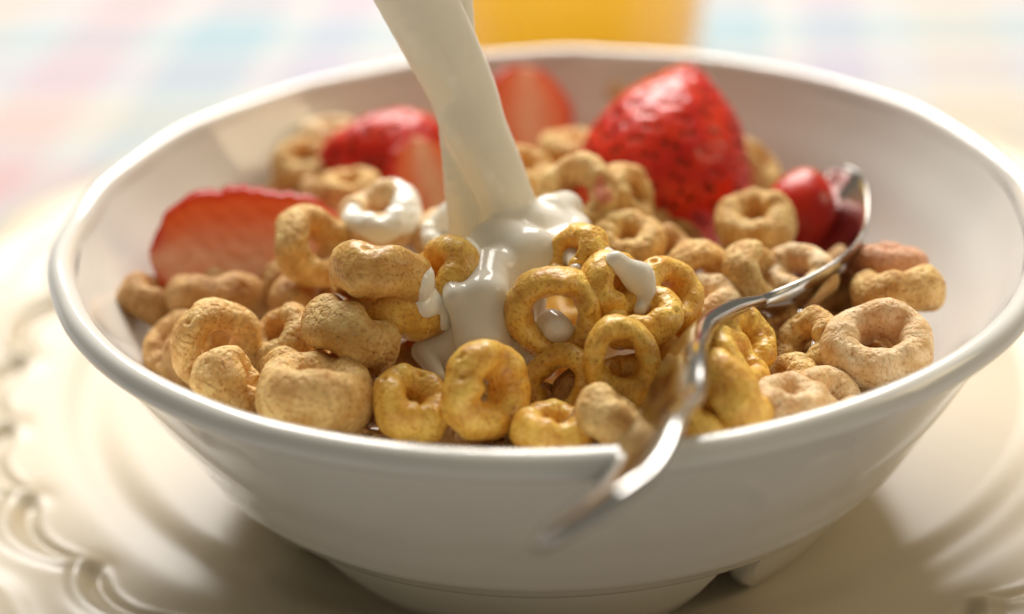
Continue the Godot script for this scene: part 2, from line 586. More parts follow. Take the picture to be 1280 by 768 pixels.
func oat_rings() -> void:
	oat_ring("A1", Vector3(-21.4, 42, 1.9), Vector3(-0.12, 0.97, 0.21), 11.5, 0.37, 0.50, "pale", 1, "milk-glazed oat ring with a shiny white lip, right of the left strawberry slice")
	oat_ring("A2", Vector3(-29.9, 41, 8.3), Vector3(0.75, 0.47, 0.47), 11.5, 0.33, 0.46, "dry", 2, "upright tan oat ring leaning against the right end of the left strawberry slice")
	oat_ring("A3", Vector3(-27.5, 37.5, -18), Vector3(0.04, 1, -0.06), 10.0, 0.36, 0.46, "dry", 3, "soft tan oat ring peeking out behind the milk-glazed ring and left strawberry slice")
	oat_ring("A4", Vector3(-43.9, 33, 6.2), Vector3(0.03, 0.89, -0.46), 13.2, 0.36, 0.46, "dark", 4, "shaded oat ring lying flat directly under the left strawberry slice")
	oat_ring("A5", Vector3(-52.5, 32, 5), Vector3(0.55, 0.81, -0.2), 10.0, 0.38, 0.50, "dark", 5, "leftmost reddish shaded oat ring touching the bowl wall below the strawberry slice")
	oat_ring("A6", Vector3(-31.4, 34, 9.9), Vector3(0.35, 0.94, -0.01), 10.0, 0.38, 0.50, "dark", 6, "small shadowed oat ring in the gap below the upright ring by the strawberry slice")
	oat_ring("B1", Vector3(-40.6, 36, 25.3), Vector3(0.43, 0.06, 0.9), 11.9, 0.31, 0.46, "dry", 7, "tan oat ring standing like an arch with a dark hole, near the left bowl wall")
	oat_ring("B2", Vector3(-37.6, 36.5, 36.2), Vector3(0.93, 0.35, -0.14), 10.0, 0.42, 0.62, "dry", 8, "small knobbly oat ring in front of the arch-like ring, against the left front rim")
	oat_ring("B3", Vector3(-32.7, 35.5, 23.6), Vector3(-0.57, 0.8, 0.16), 10.3, 0.34, 0.46, "dry", 9, "oat ring leaning left between the arch-like ring and the long tilted ring")
	oat_ring("B4", Vector3(-23.1, 39.5, 30.2), Vector3(0.51, 0.75, -0.42), 13.6, 0.36, 0.46, "dry", 10, "long tan oat ring sloping down to the right, under the milk-streaked pair")
	oat_ring("B5", Vector3(-27, 37, 40), Vector3(0.2, 0.94, -0.28), 14.9, 0.38, 0.50, "dry", 11, "largest pale oat ring at the front left with an oval dent in its side")
	oat_ring("B6", Vector3(-29.1, 33, 25.9), Vector3(0.14, 0.98, -0.16), 13.9, 0.36, 0.46, "dry", 12, "oat ring lying just behind the largest front-left ring, mostly hidden")
	oat_ring("B7", Vector3(-15.7, 36, 41.2), Vector3(0.38, 0.92, 0.1), 10.4, 0.38, 0.52, "gold", 13, "yellowish lumpy oat ring at the front rim, right of the largest front-left ring")
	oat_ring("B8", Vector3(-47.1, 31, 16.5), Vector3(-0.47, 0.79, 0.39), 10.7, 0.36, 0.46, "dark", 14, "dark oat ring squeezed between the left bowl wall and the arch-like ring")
	oat_ring("C1", Vector3(-19.6, 45.5, 25.9), Vector3(0.13, 0.85, -0.51), 13.5, 0.37, 0.46, "wet", 15, "knobbly oat ring lying just left of the milk splash, hole in its near side")
	oat_ring("C2", Vector3(-17.9, 39.5, 24.7), Vector3(-0.03, 0.89, -0.46), 14.7, 0.37, 0.44, "gold", 16, "golden wet oat ring under the knobbly one, milk on its right")
	oat_ring("C3", Vector3(-12.1, 42.5, 21.7), Vector3(-0.76, 0.58, 0.28), 11.4, 0.36, 0.46, "gold", 17, "brown glistening oat ring standing upright beside the foot of the milk stream")
	oat_ring("D1", Vector3(-6.9, 38, 41.8), Vector3(0.64, 0.41, 0.66), 11.9, 0.37, 0.48, "gold", 18, "sunlit golden oat ring with a tall oval hole facing right, at the front rim centre")
	oat_ring("D2", Vector3(1.6, 35, 36), Vector3(-0.33, 0.61, 0.72), 10.2, 0.28, 0.36, "gold", 19, "slim golden oat ring standing with a dark round hole, right of the sunlit front ring")
	oat_ring("D3", Vector3(1.4, 41, 29.1), Vector3(0.03, 0.21, 0.98), 12.3, 0.27, 0.46, "gold", 20, "golden oat ring facing the viewer with milk inside its hole, below the milk splash")
	oat_ring("D4", Vector3(8.8, 39, 37.4), Vector3(0.11, 0.34, 0.93), 10.3, 0.28, 0.44, "gold", 21, "yellow arched oat ring left of the spoon handle, leaning over a darker ring")
	oat_ring("D5", Vector3(11.7, 40.5, 30.3), Vector3(-0.07, 0.98, 0.21), 10.0, 0.35, 0.46, "gold", 22, "wet oat ring lying open side up between milk splash and spoon neck")
	oat_ring("D6", Vector3(9.4, 35, 36.9), Vector3(0.04, 1, -0.01), 10.0, 0.38, 0.50, "gold", 23, "glossy oat ring lying under the yellow arched ring beside the spoon handle")
	oat_ring("D7", Vector3(0.7, 34.5, 45.7), Vector3(0.14, 0.97, -0.22), 10.2, 0.38, 0.46, "gold", 24, "bright oat ring half hidden by the front rim, below the slim golden ring")
	oat_ring("D8", Vector3(7.6, 36, 46.3), Vector3(0.63, 0.72, -0.27), 10.0, 0.40, 0.50, "dry", 25, "pale oat ring tucked against the left edge of the spoon handle at the rim")
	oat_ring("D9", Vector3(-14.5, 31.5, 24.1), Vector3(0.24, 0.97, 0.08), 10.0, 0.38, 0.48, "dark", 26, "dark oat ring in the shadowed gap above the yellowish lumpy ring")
	oat_ring("Y1", Vector3(4.3, 44.5, 21.6), Vector3(-0.79, 0.53, 0.31), 10.0, 0.34, 0.46, "gold", 27, "golden oat ring edge poking up from the right side of the milk splash")
	oat_ring("Y2", Vector3(8.4, 43, 26.3), Vector3(0.73, 0.54, 0.42), 10.0, 0.36, 0.46, "gold", 28, "crusty golden oat ring under the milk arm right of the splash")
	oat_ring("E1", Vector3(5.5, 37.5, -29.2), Vector3(0.04, 0.99, -0.11), 11.4, 0.37, 0.46, "dry", 29, "tan oat ring lying flat on top of the heap between the two back strawberries")
	oat_ring("E2", Vector3(5, 43, -0.6), Vector3(-0.23, 0.68, 0.69), 12.0, 0.34, 0.46, "dry", 30, "oat ring with a pink berry stain facing the viewer, right of the milk stream")
	oat_ring("E3", Vector3(11.8, 41, -4.5), Vector3(0.79, 0.46, 0.4), 10.2, 0.36, 0.46, "dry", 31, "oat ring standing on edge between the pink-stained ring and the whole strawberry")
	oat_ring("E4", Vector3(11.3, 39, 5.9), Vector3(0.03, 0.96, 0.29), 10.0, 0.40, 0.55, "dry", 32, "small round oat ring below the pair of rings at the foot of the whole strawberry")
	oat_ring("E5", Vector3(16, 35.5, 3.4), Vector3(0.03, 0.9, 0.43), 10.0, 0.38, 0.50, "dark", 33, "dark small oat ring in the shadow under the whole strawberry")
	oat_ring("E6", Vector3(28.9, 38, -0.4), Vector3(-0.17, 0.95, 0.26), 11.8, 0.37, 0.54, "dry", 34, "barrel-shaped oat ring with a round hole on top, right of the whole strawberry")
	oat_ring("E7", Vector3(20, 36.5, 11.4), Vector3(0.31, 0.14, 0.94), 10.1, 0.37, 0.48, "dry", 35, "tan arched oat ring in front of the whole strawberry's foot")
	oat_ring("E8", Vector3(27, 37.5, 13.9), Vector3(0.86, 0.44, 0.26), 10.0, 0.36, 0.46, "dry", 36, "oat ring standing on edge in front of the barrel-shaped ring")
	oat_ring("E9", Vector3(33.2, 37, 12.9), Vector3(-0.37, 0.87, 0.32), 10.0, 0.37, 0.46, "pale", 37, "pale oat ring leaning on the inside of the spoon bowl")
	oat_ring("E10", Vector3(31.6, 35, -26.9), Vector3(0.73, 0.65, 0.21), 10.0, 0.38, 0.50, "dry", 38, "blurred oat ring behind the right side of the whole strawberry")
	oat_ring("F1", Vector3(40.1, 36, 30.4), Vector3(-0.09, 0.93, 0.35), 13.9, 0.33, 0.42, "pale", 39, "large pale speckled oat ring with an open hole, against the right front rim")
	oat_ring("F2", Vector3(45.1, 35.5, 15.8), Vector3(-0.07, 0.9, -0.44), 12.6, 0.37, 0.44, "dry", 40, "oat ring lying flat against the right bowl wall, behind the large speckled ring")
	oat_ring("F2b", Vector3(45.1, 36.5, 8.8), Vector3(0.14, 0.95, -0.27), 10.0, 0.38, 0.42, "pink", 41, "pinkish oat ring on the heap right of the spoon bowl")
	oat_ring("F3", Vector3(20.3, 35.5, 18.1), Vector3(-0.27, 0.96, 0.08), 10.0, 0.40, 0.55, "pale", 42, "small pale oat ring just above the bend of the spoon neck")
	oat_ring("F4", Vector3(23.4, 37.5, 31.3), Vector3(0.53, 0.75, 0.39), 10.0, 0.40, 0.50, "gold", 43, "small golden-brown oat ring just below the spoon neck")
	oat_ring("F5", Vector3(32.1, 34.5, 27.6), Vector3(-0.57, 0.69, 0.44), 10.0, 0.36, 0.46, "dry", 44, "tan oat ring leaning left of the large pale speckled ring")
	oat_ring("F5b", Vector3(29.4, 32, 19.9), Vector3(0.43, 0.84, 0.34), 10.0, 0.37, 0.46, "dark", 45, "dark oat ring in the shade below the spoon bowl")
	oat_ring("F6", Vector3(28, 32.5, 33.3), Vector3(-0.32, 0.95, 0.02), 10.0, 0.40, 0.52, "dry", 46, "small crusty oat ring above the flat pale ring at the right front rim")
	oat_ring("F7", Vector3(27.6, 36, 43.2), Vector3(0.09, 0.99, -0.12), 10.0, 0.38, 0.46, "pale", 47, "flat pale oat ring cut off by the right front rim of the bowl")
	oat_ring("F8", Vector3(32.9, 33, 38.2), Vector3(0.54, 0.8, 0.26), 10.0, 0.40, 0.50, "pale", 48, "tiny speckled oat ring between the flat pale ring and the large speckled ring")
	oat_ring("F9", Vector3(20.9, 38, 44.3), Vector3(0.85, 0.49, -0.21), 11.8, 0.36, 0.46, "gold", 49, "large golden oat ring leaning on the right side of the spoon handle")
	oat_ring("F10", Vector3(22, 38.5, 37.8), Vector3(0.77, 0.64, -0.01), 10.4, 0.34, 0.40, "gold", 50, "rough golden oat ring behind the large one on the right of the spoon handle")
	oat_ring("F11", Vector3(14.9, 41, 24.9), Vector3(0.53, 0.62, 0.58), 10.0, 0.34, 0.46, "gold", 51, "yellow oat ring at the end of the milk arm, left of the spoon neck")
	oat_ring("F12", Vector3(17.5, 36, 46), Vector3(0.34, 0.94, 0.08), 10.0, 0.40, 0.50, "gold", 52, "golden oat ring low at the rim under the right edge of the spoon handle")
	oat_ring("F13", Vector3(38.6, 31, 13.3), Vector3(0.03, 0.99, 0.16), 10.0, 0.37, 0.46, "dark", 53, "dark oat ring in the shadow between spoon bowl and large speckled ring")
	oat_ring("G1", Vector3(-35.7, 35, -33.6), Vector3(0.24, 0.89, 0.4), 10.0, 0.40, 0.52, "dry", 54, "blurred round oat ring at the back left, left of the shiny back strawberry")
	oat_ring("G2", Vector3(-32.2, 36, -42.4), Vector3(0.03, 0.98, -0.17), 11.0, 0.38, 0.40, "pale", 55, "blurred peach-coloured oat ring lying behind the shiny back strawberry")
	oat_ring("G3", Vector3(-2.5, 41, -13.4), Vector3(0.34, 0.91, 0.22), 10.0, 0.40, 0.50, "dry", 56, "small oat ring just showing past the right edge of the milk stream")
	oat_ring("H1", Vector3(15.1, 34, -62.1), Vector3(0.46, 0.85, 0.27), 11.1, 0.38, 0.50, "pale", 57, "blurred pale oat ring behind the top left of the whole strawberry")
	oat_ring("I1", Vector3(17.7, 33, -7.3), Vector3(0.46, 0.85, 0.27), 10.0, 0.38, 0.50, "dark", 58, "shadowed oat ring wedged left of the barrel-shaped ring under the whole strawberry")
	oat_ring("I2", Vector3(-4.1, 33, 24.8), Vector3(0.34, 0.87, 0.36), 10.9, 0.36, 0.46, "gold", 59, "wet oat ring in the gap above the sunlit front ring")
	oat_ring("I3", Vector3(15.9, 36, 28.5), Vector3(0.63, 0.71, 0.31), 10.0, 0.38, 0.48, "gold", 60, "golden oat ring just left of the bend in the spoon handle")
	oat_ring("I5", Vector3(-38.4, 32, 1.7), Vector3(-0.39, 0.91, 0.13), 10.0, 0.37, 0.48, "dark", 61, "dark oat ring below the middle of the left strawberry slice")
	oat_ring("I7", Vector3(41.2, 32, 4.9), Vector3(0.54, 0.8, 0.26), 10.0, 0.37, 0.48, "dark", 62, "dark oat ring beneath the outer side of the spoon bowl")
	oat_ring("I8", Vector3(-12.4, 39, 3.2), Vector3(0.23, 0.93, 0.3), 10.2, 0.36, 0.48, "pale", 63, "milk-coated oat ring behind the foot of the milk stream")
	oat_ring("I10", Vector3(1.4, 38, -0.4), Vector3(-0.28, 0.89, 0.36), 10.4, 0.36, 0.48, "dry", 64, "oat ring under the milk behind the right of the splash")
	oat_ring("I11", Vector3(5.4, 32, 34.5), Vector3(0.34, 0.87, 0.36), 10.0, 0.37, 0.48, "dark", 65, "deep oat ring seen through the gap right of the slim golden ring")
	oat_ring("I12", Vector3(-11.4, 35, -35.1), Vector3(0.34, 0.87, 0.36), 10.0, 0.37, 0.48, "dry", 66, "oat ring behind the milk stream among the back strawberries")
	# rings lower in the heap that the gaps let through
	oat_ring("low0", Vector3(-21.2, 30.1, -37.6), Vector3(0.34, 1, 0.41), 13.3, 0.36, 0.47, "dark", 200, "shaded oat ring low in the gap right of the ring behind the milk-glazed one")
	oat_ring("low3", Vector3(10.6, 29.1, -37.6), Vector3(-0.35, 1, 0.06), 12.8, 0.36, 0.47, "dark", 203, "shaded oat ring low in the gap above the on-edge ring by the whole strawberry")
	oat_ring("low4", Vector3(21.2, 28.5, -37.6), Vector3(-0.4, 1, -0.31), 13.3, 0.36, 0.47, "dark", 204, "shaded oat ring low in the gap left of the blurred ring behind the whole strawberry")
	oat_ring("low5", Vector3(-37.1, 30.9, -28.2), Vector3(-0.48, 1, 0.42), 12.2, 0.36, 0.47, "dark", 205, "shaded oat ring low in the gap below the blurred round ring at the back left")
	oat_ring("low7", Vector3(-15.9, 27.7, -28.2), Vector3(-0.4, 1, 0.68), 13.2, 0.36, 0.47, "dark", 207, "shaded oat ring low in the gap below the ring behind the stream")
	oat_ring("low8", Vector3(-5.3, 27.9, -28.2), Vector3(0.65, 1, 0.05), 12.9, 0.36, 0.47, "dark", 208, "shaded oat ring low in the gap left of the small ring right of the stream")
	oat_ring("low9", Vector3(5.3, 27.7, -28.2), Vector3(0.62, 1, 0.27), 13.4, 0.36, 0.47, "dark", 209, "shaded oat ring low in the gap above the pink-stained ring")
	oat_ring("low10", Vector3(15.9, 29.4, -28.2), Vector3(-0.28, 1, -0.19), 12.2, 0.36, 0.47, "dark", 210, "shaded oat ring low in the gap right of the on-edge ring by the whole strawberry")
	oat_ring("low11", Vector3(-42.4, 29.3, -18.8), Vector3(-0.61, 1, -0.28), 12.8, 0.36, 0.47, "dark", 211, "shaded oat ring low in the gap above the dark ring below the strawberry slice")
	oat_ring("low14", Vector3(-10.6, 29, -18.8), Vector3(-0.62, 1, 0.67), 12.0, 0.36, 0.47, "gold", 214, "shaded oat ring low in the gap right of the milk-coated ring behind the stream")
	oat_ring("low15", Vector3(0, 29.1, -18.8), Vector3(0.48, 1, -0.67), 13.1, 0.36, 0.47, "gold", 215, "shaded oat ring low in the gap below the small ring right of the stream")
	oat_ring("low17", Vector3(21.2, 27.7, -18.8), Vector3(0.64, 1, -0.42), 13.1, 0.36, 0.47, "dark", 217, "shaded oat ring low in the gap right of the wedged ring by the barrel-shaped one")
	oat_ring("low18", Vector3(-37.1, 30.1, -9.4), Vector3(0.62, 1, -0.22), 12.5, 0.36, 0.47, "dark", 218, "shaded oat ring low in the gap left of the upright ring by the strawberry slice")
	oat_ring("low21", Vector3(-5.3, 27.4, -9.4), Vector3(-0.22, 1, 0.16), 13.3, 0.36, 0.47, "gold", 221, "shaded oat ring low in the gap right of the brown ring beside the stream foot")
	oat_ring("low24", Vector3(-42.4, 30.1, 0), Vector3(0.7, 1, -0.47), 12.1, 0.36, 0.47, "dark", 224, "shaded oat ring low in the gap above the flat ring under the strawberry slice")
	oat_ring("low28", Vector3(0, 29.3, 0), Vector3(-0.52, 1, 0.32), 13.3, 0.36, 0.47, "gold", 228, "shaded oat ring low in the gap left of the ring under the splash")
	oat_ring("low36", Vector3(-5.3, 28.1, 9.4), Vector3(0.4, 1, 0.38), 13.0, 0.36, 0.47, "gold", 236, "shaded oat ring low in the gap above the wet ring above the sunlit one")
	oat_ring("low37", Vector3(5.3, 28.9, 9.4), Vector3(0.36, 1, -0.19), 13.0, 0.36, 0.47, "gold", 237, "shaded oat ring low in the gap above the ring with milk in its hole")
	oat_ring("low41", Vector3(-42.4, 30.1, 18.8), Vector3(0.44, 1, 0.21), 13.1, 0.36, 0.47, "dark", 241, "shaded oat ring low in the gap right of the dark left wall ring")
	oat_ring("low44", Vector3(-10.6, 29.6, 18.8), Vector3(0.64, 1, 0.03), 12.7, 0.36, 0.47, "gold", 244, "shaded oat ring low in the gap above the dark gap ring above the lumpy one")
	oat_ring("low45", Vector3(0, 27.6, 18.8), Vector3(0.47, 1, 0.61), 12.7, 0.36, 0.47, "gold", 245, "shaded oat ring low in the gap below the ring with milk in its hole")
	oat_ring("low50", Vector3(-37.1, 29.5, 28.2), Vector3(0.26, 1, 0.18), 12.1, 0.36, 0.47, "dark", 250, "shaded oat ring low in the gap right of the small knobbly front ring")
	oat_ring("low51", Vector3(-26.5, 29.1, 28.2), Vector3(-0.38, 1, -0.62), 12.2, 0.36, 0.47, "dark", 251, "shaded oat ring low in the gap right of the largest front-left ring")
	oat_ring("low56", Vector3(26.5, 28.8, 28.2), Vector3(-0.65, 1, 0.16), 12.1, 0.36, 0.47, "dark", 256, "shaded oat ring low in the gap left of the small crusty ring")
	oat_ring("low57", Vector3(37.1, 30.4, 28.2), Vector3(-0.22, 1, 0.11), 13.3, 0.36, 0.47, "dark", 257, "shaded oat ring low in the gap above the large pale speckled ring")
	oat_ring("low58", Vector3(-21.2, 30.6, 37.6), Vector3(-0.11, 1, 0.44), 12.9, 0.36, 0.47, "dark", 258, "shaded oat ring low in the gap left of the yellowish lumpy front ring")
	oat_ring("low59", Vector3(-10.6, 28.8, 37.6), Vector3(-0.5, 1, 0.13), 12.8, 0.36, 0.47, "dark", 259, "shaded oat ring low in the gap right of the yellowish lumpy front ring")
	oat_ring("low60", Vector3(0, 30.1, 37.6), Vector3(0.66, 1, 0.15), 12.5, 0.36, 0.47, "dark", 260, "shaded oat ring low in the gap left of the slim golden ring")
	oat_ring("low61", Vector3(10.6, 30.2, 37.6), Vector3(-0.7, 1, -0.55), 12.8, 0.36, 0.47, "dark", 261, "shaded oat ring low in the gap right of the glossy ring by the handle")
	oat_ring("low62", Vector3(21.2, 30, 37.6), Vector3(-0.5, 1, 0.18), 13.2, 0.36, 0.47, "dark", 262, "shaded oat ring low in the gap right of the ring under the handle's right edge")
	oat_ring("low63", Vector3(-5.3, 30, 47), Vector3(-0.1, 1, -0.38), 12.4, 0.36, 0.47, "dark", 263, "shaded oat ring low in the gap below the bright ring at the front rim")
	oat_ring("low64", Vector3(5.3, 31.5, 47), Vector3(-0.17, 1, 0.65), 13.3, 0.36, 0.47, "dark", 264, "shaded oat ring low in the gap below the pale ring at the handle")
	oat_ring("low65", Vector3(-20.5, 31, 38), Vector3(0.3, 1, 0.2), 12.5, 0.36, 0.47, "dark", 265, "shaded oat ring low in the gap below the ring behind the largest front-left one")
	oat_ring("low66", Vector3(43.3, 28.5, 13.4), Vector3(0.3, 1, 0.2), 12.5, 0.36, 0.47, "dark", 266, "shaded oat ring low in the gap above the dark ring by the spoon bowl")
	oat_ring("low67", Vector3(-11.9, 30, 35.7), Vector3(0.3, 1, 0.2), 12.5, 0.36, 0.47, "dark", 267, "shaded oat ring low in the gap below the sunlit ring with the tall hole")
	milk_film("A1", [[Vector3(-24.9, 44.5, 5.1), Vector3(-21.5, 44, 9.2), 2.9], [Vector3(-21.5, 44, 9.2), Vector3(-17.4, 44, 8.3), 3.5], [Vector3(-17.4, 44, 8.3), Vector3(-16.9, 44, 1), 3.2], [Vector3(-16.9, 44, 1), Vector3(-19.9, 44, -2.4), 2.4]], 0.25)
	milk_film("C1", [[Vector3(-13.2, 45, 28.8), Vector3(-12.4, 43, 27.8), 2.4]], 0.35)
	milk_film("C2", [[Vector3(-13.9, 43, 27.7), Vector3(-11.1, 42, 26.6), 2.6], [Vector3(-11.1, 42, 26.6), Vector3(-9.9, 39.5, 28.2), 2.8]], 0.4)
	milk_film("C3", [[Vector3(-7.9, 45, 19), Vector3(-6.9, 41.5, 24.9), 2.6]], 0.4)
	milk_film("I8", [[Vector3(-13.5, 44, 10.1), Vector3(-10.4, 44, 11.5), 6.0]], 0.4)
	milk_film("I10", [[Vector3(0.4, 43, 6.5), Vector3(4.6, 43, 6.8), 5.0]], 0.4)


# ---------------------------------------------------------------- strawberries
func berry_radius(t: float) -> float:
	return pow(maxf(sin(PI * pow(t, 0.78)), 0.0), 0.68)


func strawberry(called: String, at: Vector3, tip: Vector3, face: Vector3, long: float, wide: float, half: bool, salt: int, label: String, category: String) -> void:
	var o := thing(called, at)
	tag(o, label, category, "strawberries in the cereal bowl")
	var y := tip.normalized()
	var x := y.cross(face).normalized()
	var z := x.cross(y).normalized()
	o.basis = Basis(x, y, z)
	var rnd := RandomNumberGenerator.new()
	rnd.seed = salt
	var off := Vector3(salt * 3.1, 0, salt * 1.7)
	# seeds in a spiral
	var seeds := []
	var step := 2.55
	var t := 0.06
	while t < 0.97:
		var rad := wide * 0.5 * berry_radius(t)
		var n := maxi(int(TAU * rad / step), 3)
		for k in n:
			var a := TAU * (k + 0.5 * (seeds.size() % 2) + rnd.randf_range(-0.08, 0.08)) / n
			var tt := t + rnd.randf_range(-0.012, 0.012)
			seeds.append(Vector2(tt, a))
		t += step * 0.82 / long
	if salt == 8:
		seeds = []          # too soft in the photograph to show any
	var where := []
	for s in seeds:
		var rad := wide * 0.5 * berry_radius(s.x)
		where.append(Vector3(cos(s.y) * rad, (s.x - 0.5) * long, sin(s.y) * rad))
	var reach := 1.7 if half else 1.15
	var rows := 110
	var cols := 80 if half else 190
	var pts := PackedVector3Array()
	var rgb := PackedColorArray()
	for i in rows:
		var tt := clampf(0.5 - 0.5 * cos(PI * i / (rows - 1)), 0.0002, 0.9998)
		var rad := wide * 0.5 * berry_radius(tt)
		for j in cols:
			var a := PI + PI * j / (cols - 1) if half else TAU * j / cols
			var q := Vector3(cos(a) * rad, (tt - 0.5) * long, sin(a) * rad)
			var out := Vector3(cos(a), 0.6 * (tt - 0.4), sin(a)).normalized()
			var push := (0.7 if half else 0.28) * nz(q * (0.16 if half else 0.12) + off) + 0.03 * nz(q * 0.5 + off)
			for w in where:
				var d2: float = q.distance_squared_to(w)
				if d2 < reach:
					push -= (0.40 if half else 0.26) * pow(1.0 - d2 / reach, 2.0)
			if half and (j == 0 or j == cols - 1):
				out.z = 0.0
			pts.append(q + out * push * smoothstep(0.0, 2.0, rad))
			var red := Vector3(0.74, 0.036, 0.006).lerp(Vector3(0.56, 0.014, 0.005), clampf(0.5 + 0.8 * nz(q * 0.2 - off), 0, 1))
			red = red.lerp(Vector3(0.72, 0.20, 0.10), smoothstep(0.16, 0.0, tt) * 0.7)
			if salt == 8:
				red *= 0.8
			rgb.append(Color(red.x, red.y, red.z))
	put("skin", grid_mesh(pts, rows, cols, false, not half, rgb), M.half_skin if half else M.berry_skin, o)
	if half:
		var fc := 60
		var core_at := 0.30 if salt == 3 else 0.0
		var fp := PackedVector3Array()
		var fr := PackedColorArray()
		for i in rows:
			var left := pts[i * cols]
			var right := pts[i * cols + cols - 1]
			var tt := clampf(0.5 - 0.5 * cos(PI * i / (rows - 1)), 0.0, 1.0)
			for j in fc:
				var s := -1.0 + 2.0 * j / (fc - 1)
				var q := left.lerp(right, (s + 1.0) * 0.5)
				var edge := minf(1.0 - absf(s), minf(tt, 1.0 - tt) * 2.2)
				q.z = 0.5 * smoothstep(0.0, 0.12, edge) + 0.09 * nz(q * 0.45 + off) * smoothstep(0.0, 0.2, edge)
				fp.append(q)
				var fibre := 0.5 + 0.5 * nz(Vector3(q.x * 0.9, q.y * 0.25, salt))
				var core := exp(-pow((s - core_at) / (0.62 if salt == 3 else 0.45), 2.0)) * smoothstep(1.0, 0.75, tt)
				var c := Vector3(0.74, 0.03, 0.012).lerp(Vector3(0.98, 0.20, 0.02), smoothstep(0.03, 0.30, edge))
				c = c.lerp(Vector3(1.0, 0.74, 0.45), clampf(core * (0.70 + 0.30 * fibre), 0.0, 1.0))
				fr.append(Color(c.x, c.y, c.z))
		put("cut_face", grid_mesh(fp, rows, fc, false, false, fr, true), M.berry_flesh, o)
	# the seeds, joined: each a few pixels across
	var sp := PackedVector3Array()
	var sn := PackedVector3Array()
	var si := PackedInt32Array()
	var ball := SphereMesh.new()
	ball.radius = 1.0
	ball.height = 2.0
	ball.radial_segments = 8
	ball.rings = 4
	var ba := ball.get_mesh_arrays()
	for k in where.size():
		var w: Vector3 = where[k]
		if half and w.z > -0.35:
			continue
		var s: Vector2 = seeds[k]
		var out := Vector3(cos(s.y), 0.9 * (s.x - 0.4), sin(s.y)).normalized()
		var along := (Vector3.UP - out * out.y).normalized()
		var b := Basis(along.cross(out) * 0.29, out * 0.2, along * 0.48)
		var base := sp.size()
		for v in ba[Mesh.ARRAY_VERTEX]:
			sp.append(w - out * 0.2 + b * v)
			sn.append((b * v).normalized())
		for q in ba[Mesh.ARRAY_INDEX]:
			si.append(base + q)
	if si.is_empty():
		return
	var sd := put("seeds", arrays_mesh(sp, sn, si), M.berry_seed, o)
	sd.set_meta("kind", "stuff")


func strawberries() -> void:
	strawberry("strawberry_slice", Vector3(-39, 37.2, -1.1), Vector3(0.995, 0.03, -0.091), Vector3(0.056, 0.704, 0.708), 28.5, 18.5, true, 3, "halved strawberry at the left of the bowl, pale orange cut face towards the viewer", "strawberry")
	strawberry("strawberry", Vector3(-22.8, 35.1, -34.1), Vector3(-0.94, 0.225, 0.257), Vector3(0.026, 0.717, 0.697), 22.0, 16.0, false, 4, "shiny dark red strawberry at the back left, partly behind the milk stream", "strawberry")
	strawberry("strawberry_slice", Vector3(-15.8, 34.8, -22.8), Vector3(0.238, -0.811, 0.535), Vector3(0.687, 0.404, 0.604), 17.0, 15.0, true, 5, "halved strawberry left of the milk stream with its orange cut face turned right", "strawberry")
	strawberry("strawberry_slice", Vector3(-1.3, 36.3, -43), Vector3(0.055, -0.774, 0.631), Vector3(0.505, 0.194, 0.841), 20.0, 16.5, true, 6, "halved strawberry right of the milk stream with a glowing orange cut face", "strawberry")
	strawberry("strawberry", Vector3(18.6, 38, -22.8), Vector3(0.27, 0.739, -0.617), Vector3(0.026, 0.705, 0.708), 31.0, 25.5, false, 7, "largest strawberry, whole and bright red with dark seed dimples, at the back right", "strawberry")
	strawberry("strawberry", Vector3(36.2, 34.9, -8.1), Vector3(-0.153, -0.824, 0.546), Vector3(0.422, 0.493, 0.76), 15.0, 10.0, false, 8, "small dark red strawberry lying in the spoon bowl", "strawberry")


# ---------------------------------------------------------------- milk
var drops := []          # capsules: [a, b, radius a, radius b]

func drop(a: Vector3, b: Vector3, ra: float, rb: float, soft := 1.3) -> void:
	drops.append([a, b, ra, rb, soft])


func strand(line: Array) -> void:
	for k in line.size() - 1:
		for f in 3:
			var u := f / 3.0
			var v := (f + 1) / 3.0
			drop(spline(line, k, u, 0), spline(line, k, v, 0), spline(line, k, u, 1), spline(line, k, v, 1), 0.3)


func milk_distance(p: Vector3, near: PackedInt32Array) -> float:
	var acc := 1e9
	for k in near:
		var c: Array = drops[k]
		var a: Vector3 = c[0]
		var ab: Vector3 = c[1] - a
		var ap := p - a
		var h := clampf(ap.dot(ab) / maxf(ab.length_squared(), 1e-6), 0.0, 1.0)
		var e := ap - ab * h
		var d := sqrt(e.x * e.x + e.y * e.y + e.z * e.z * 1.5) - lerpf(c[2], c[3], h)
		var w: float = c[4]
		var m := clampf(0.5 + 0.5 * (acc - d) / w, 0.0, 1.0)
		acc = lerpf(acc, d, m) - w * m * (1.0 - m)
	return acc


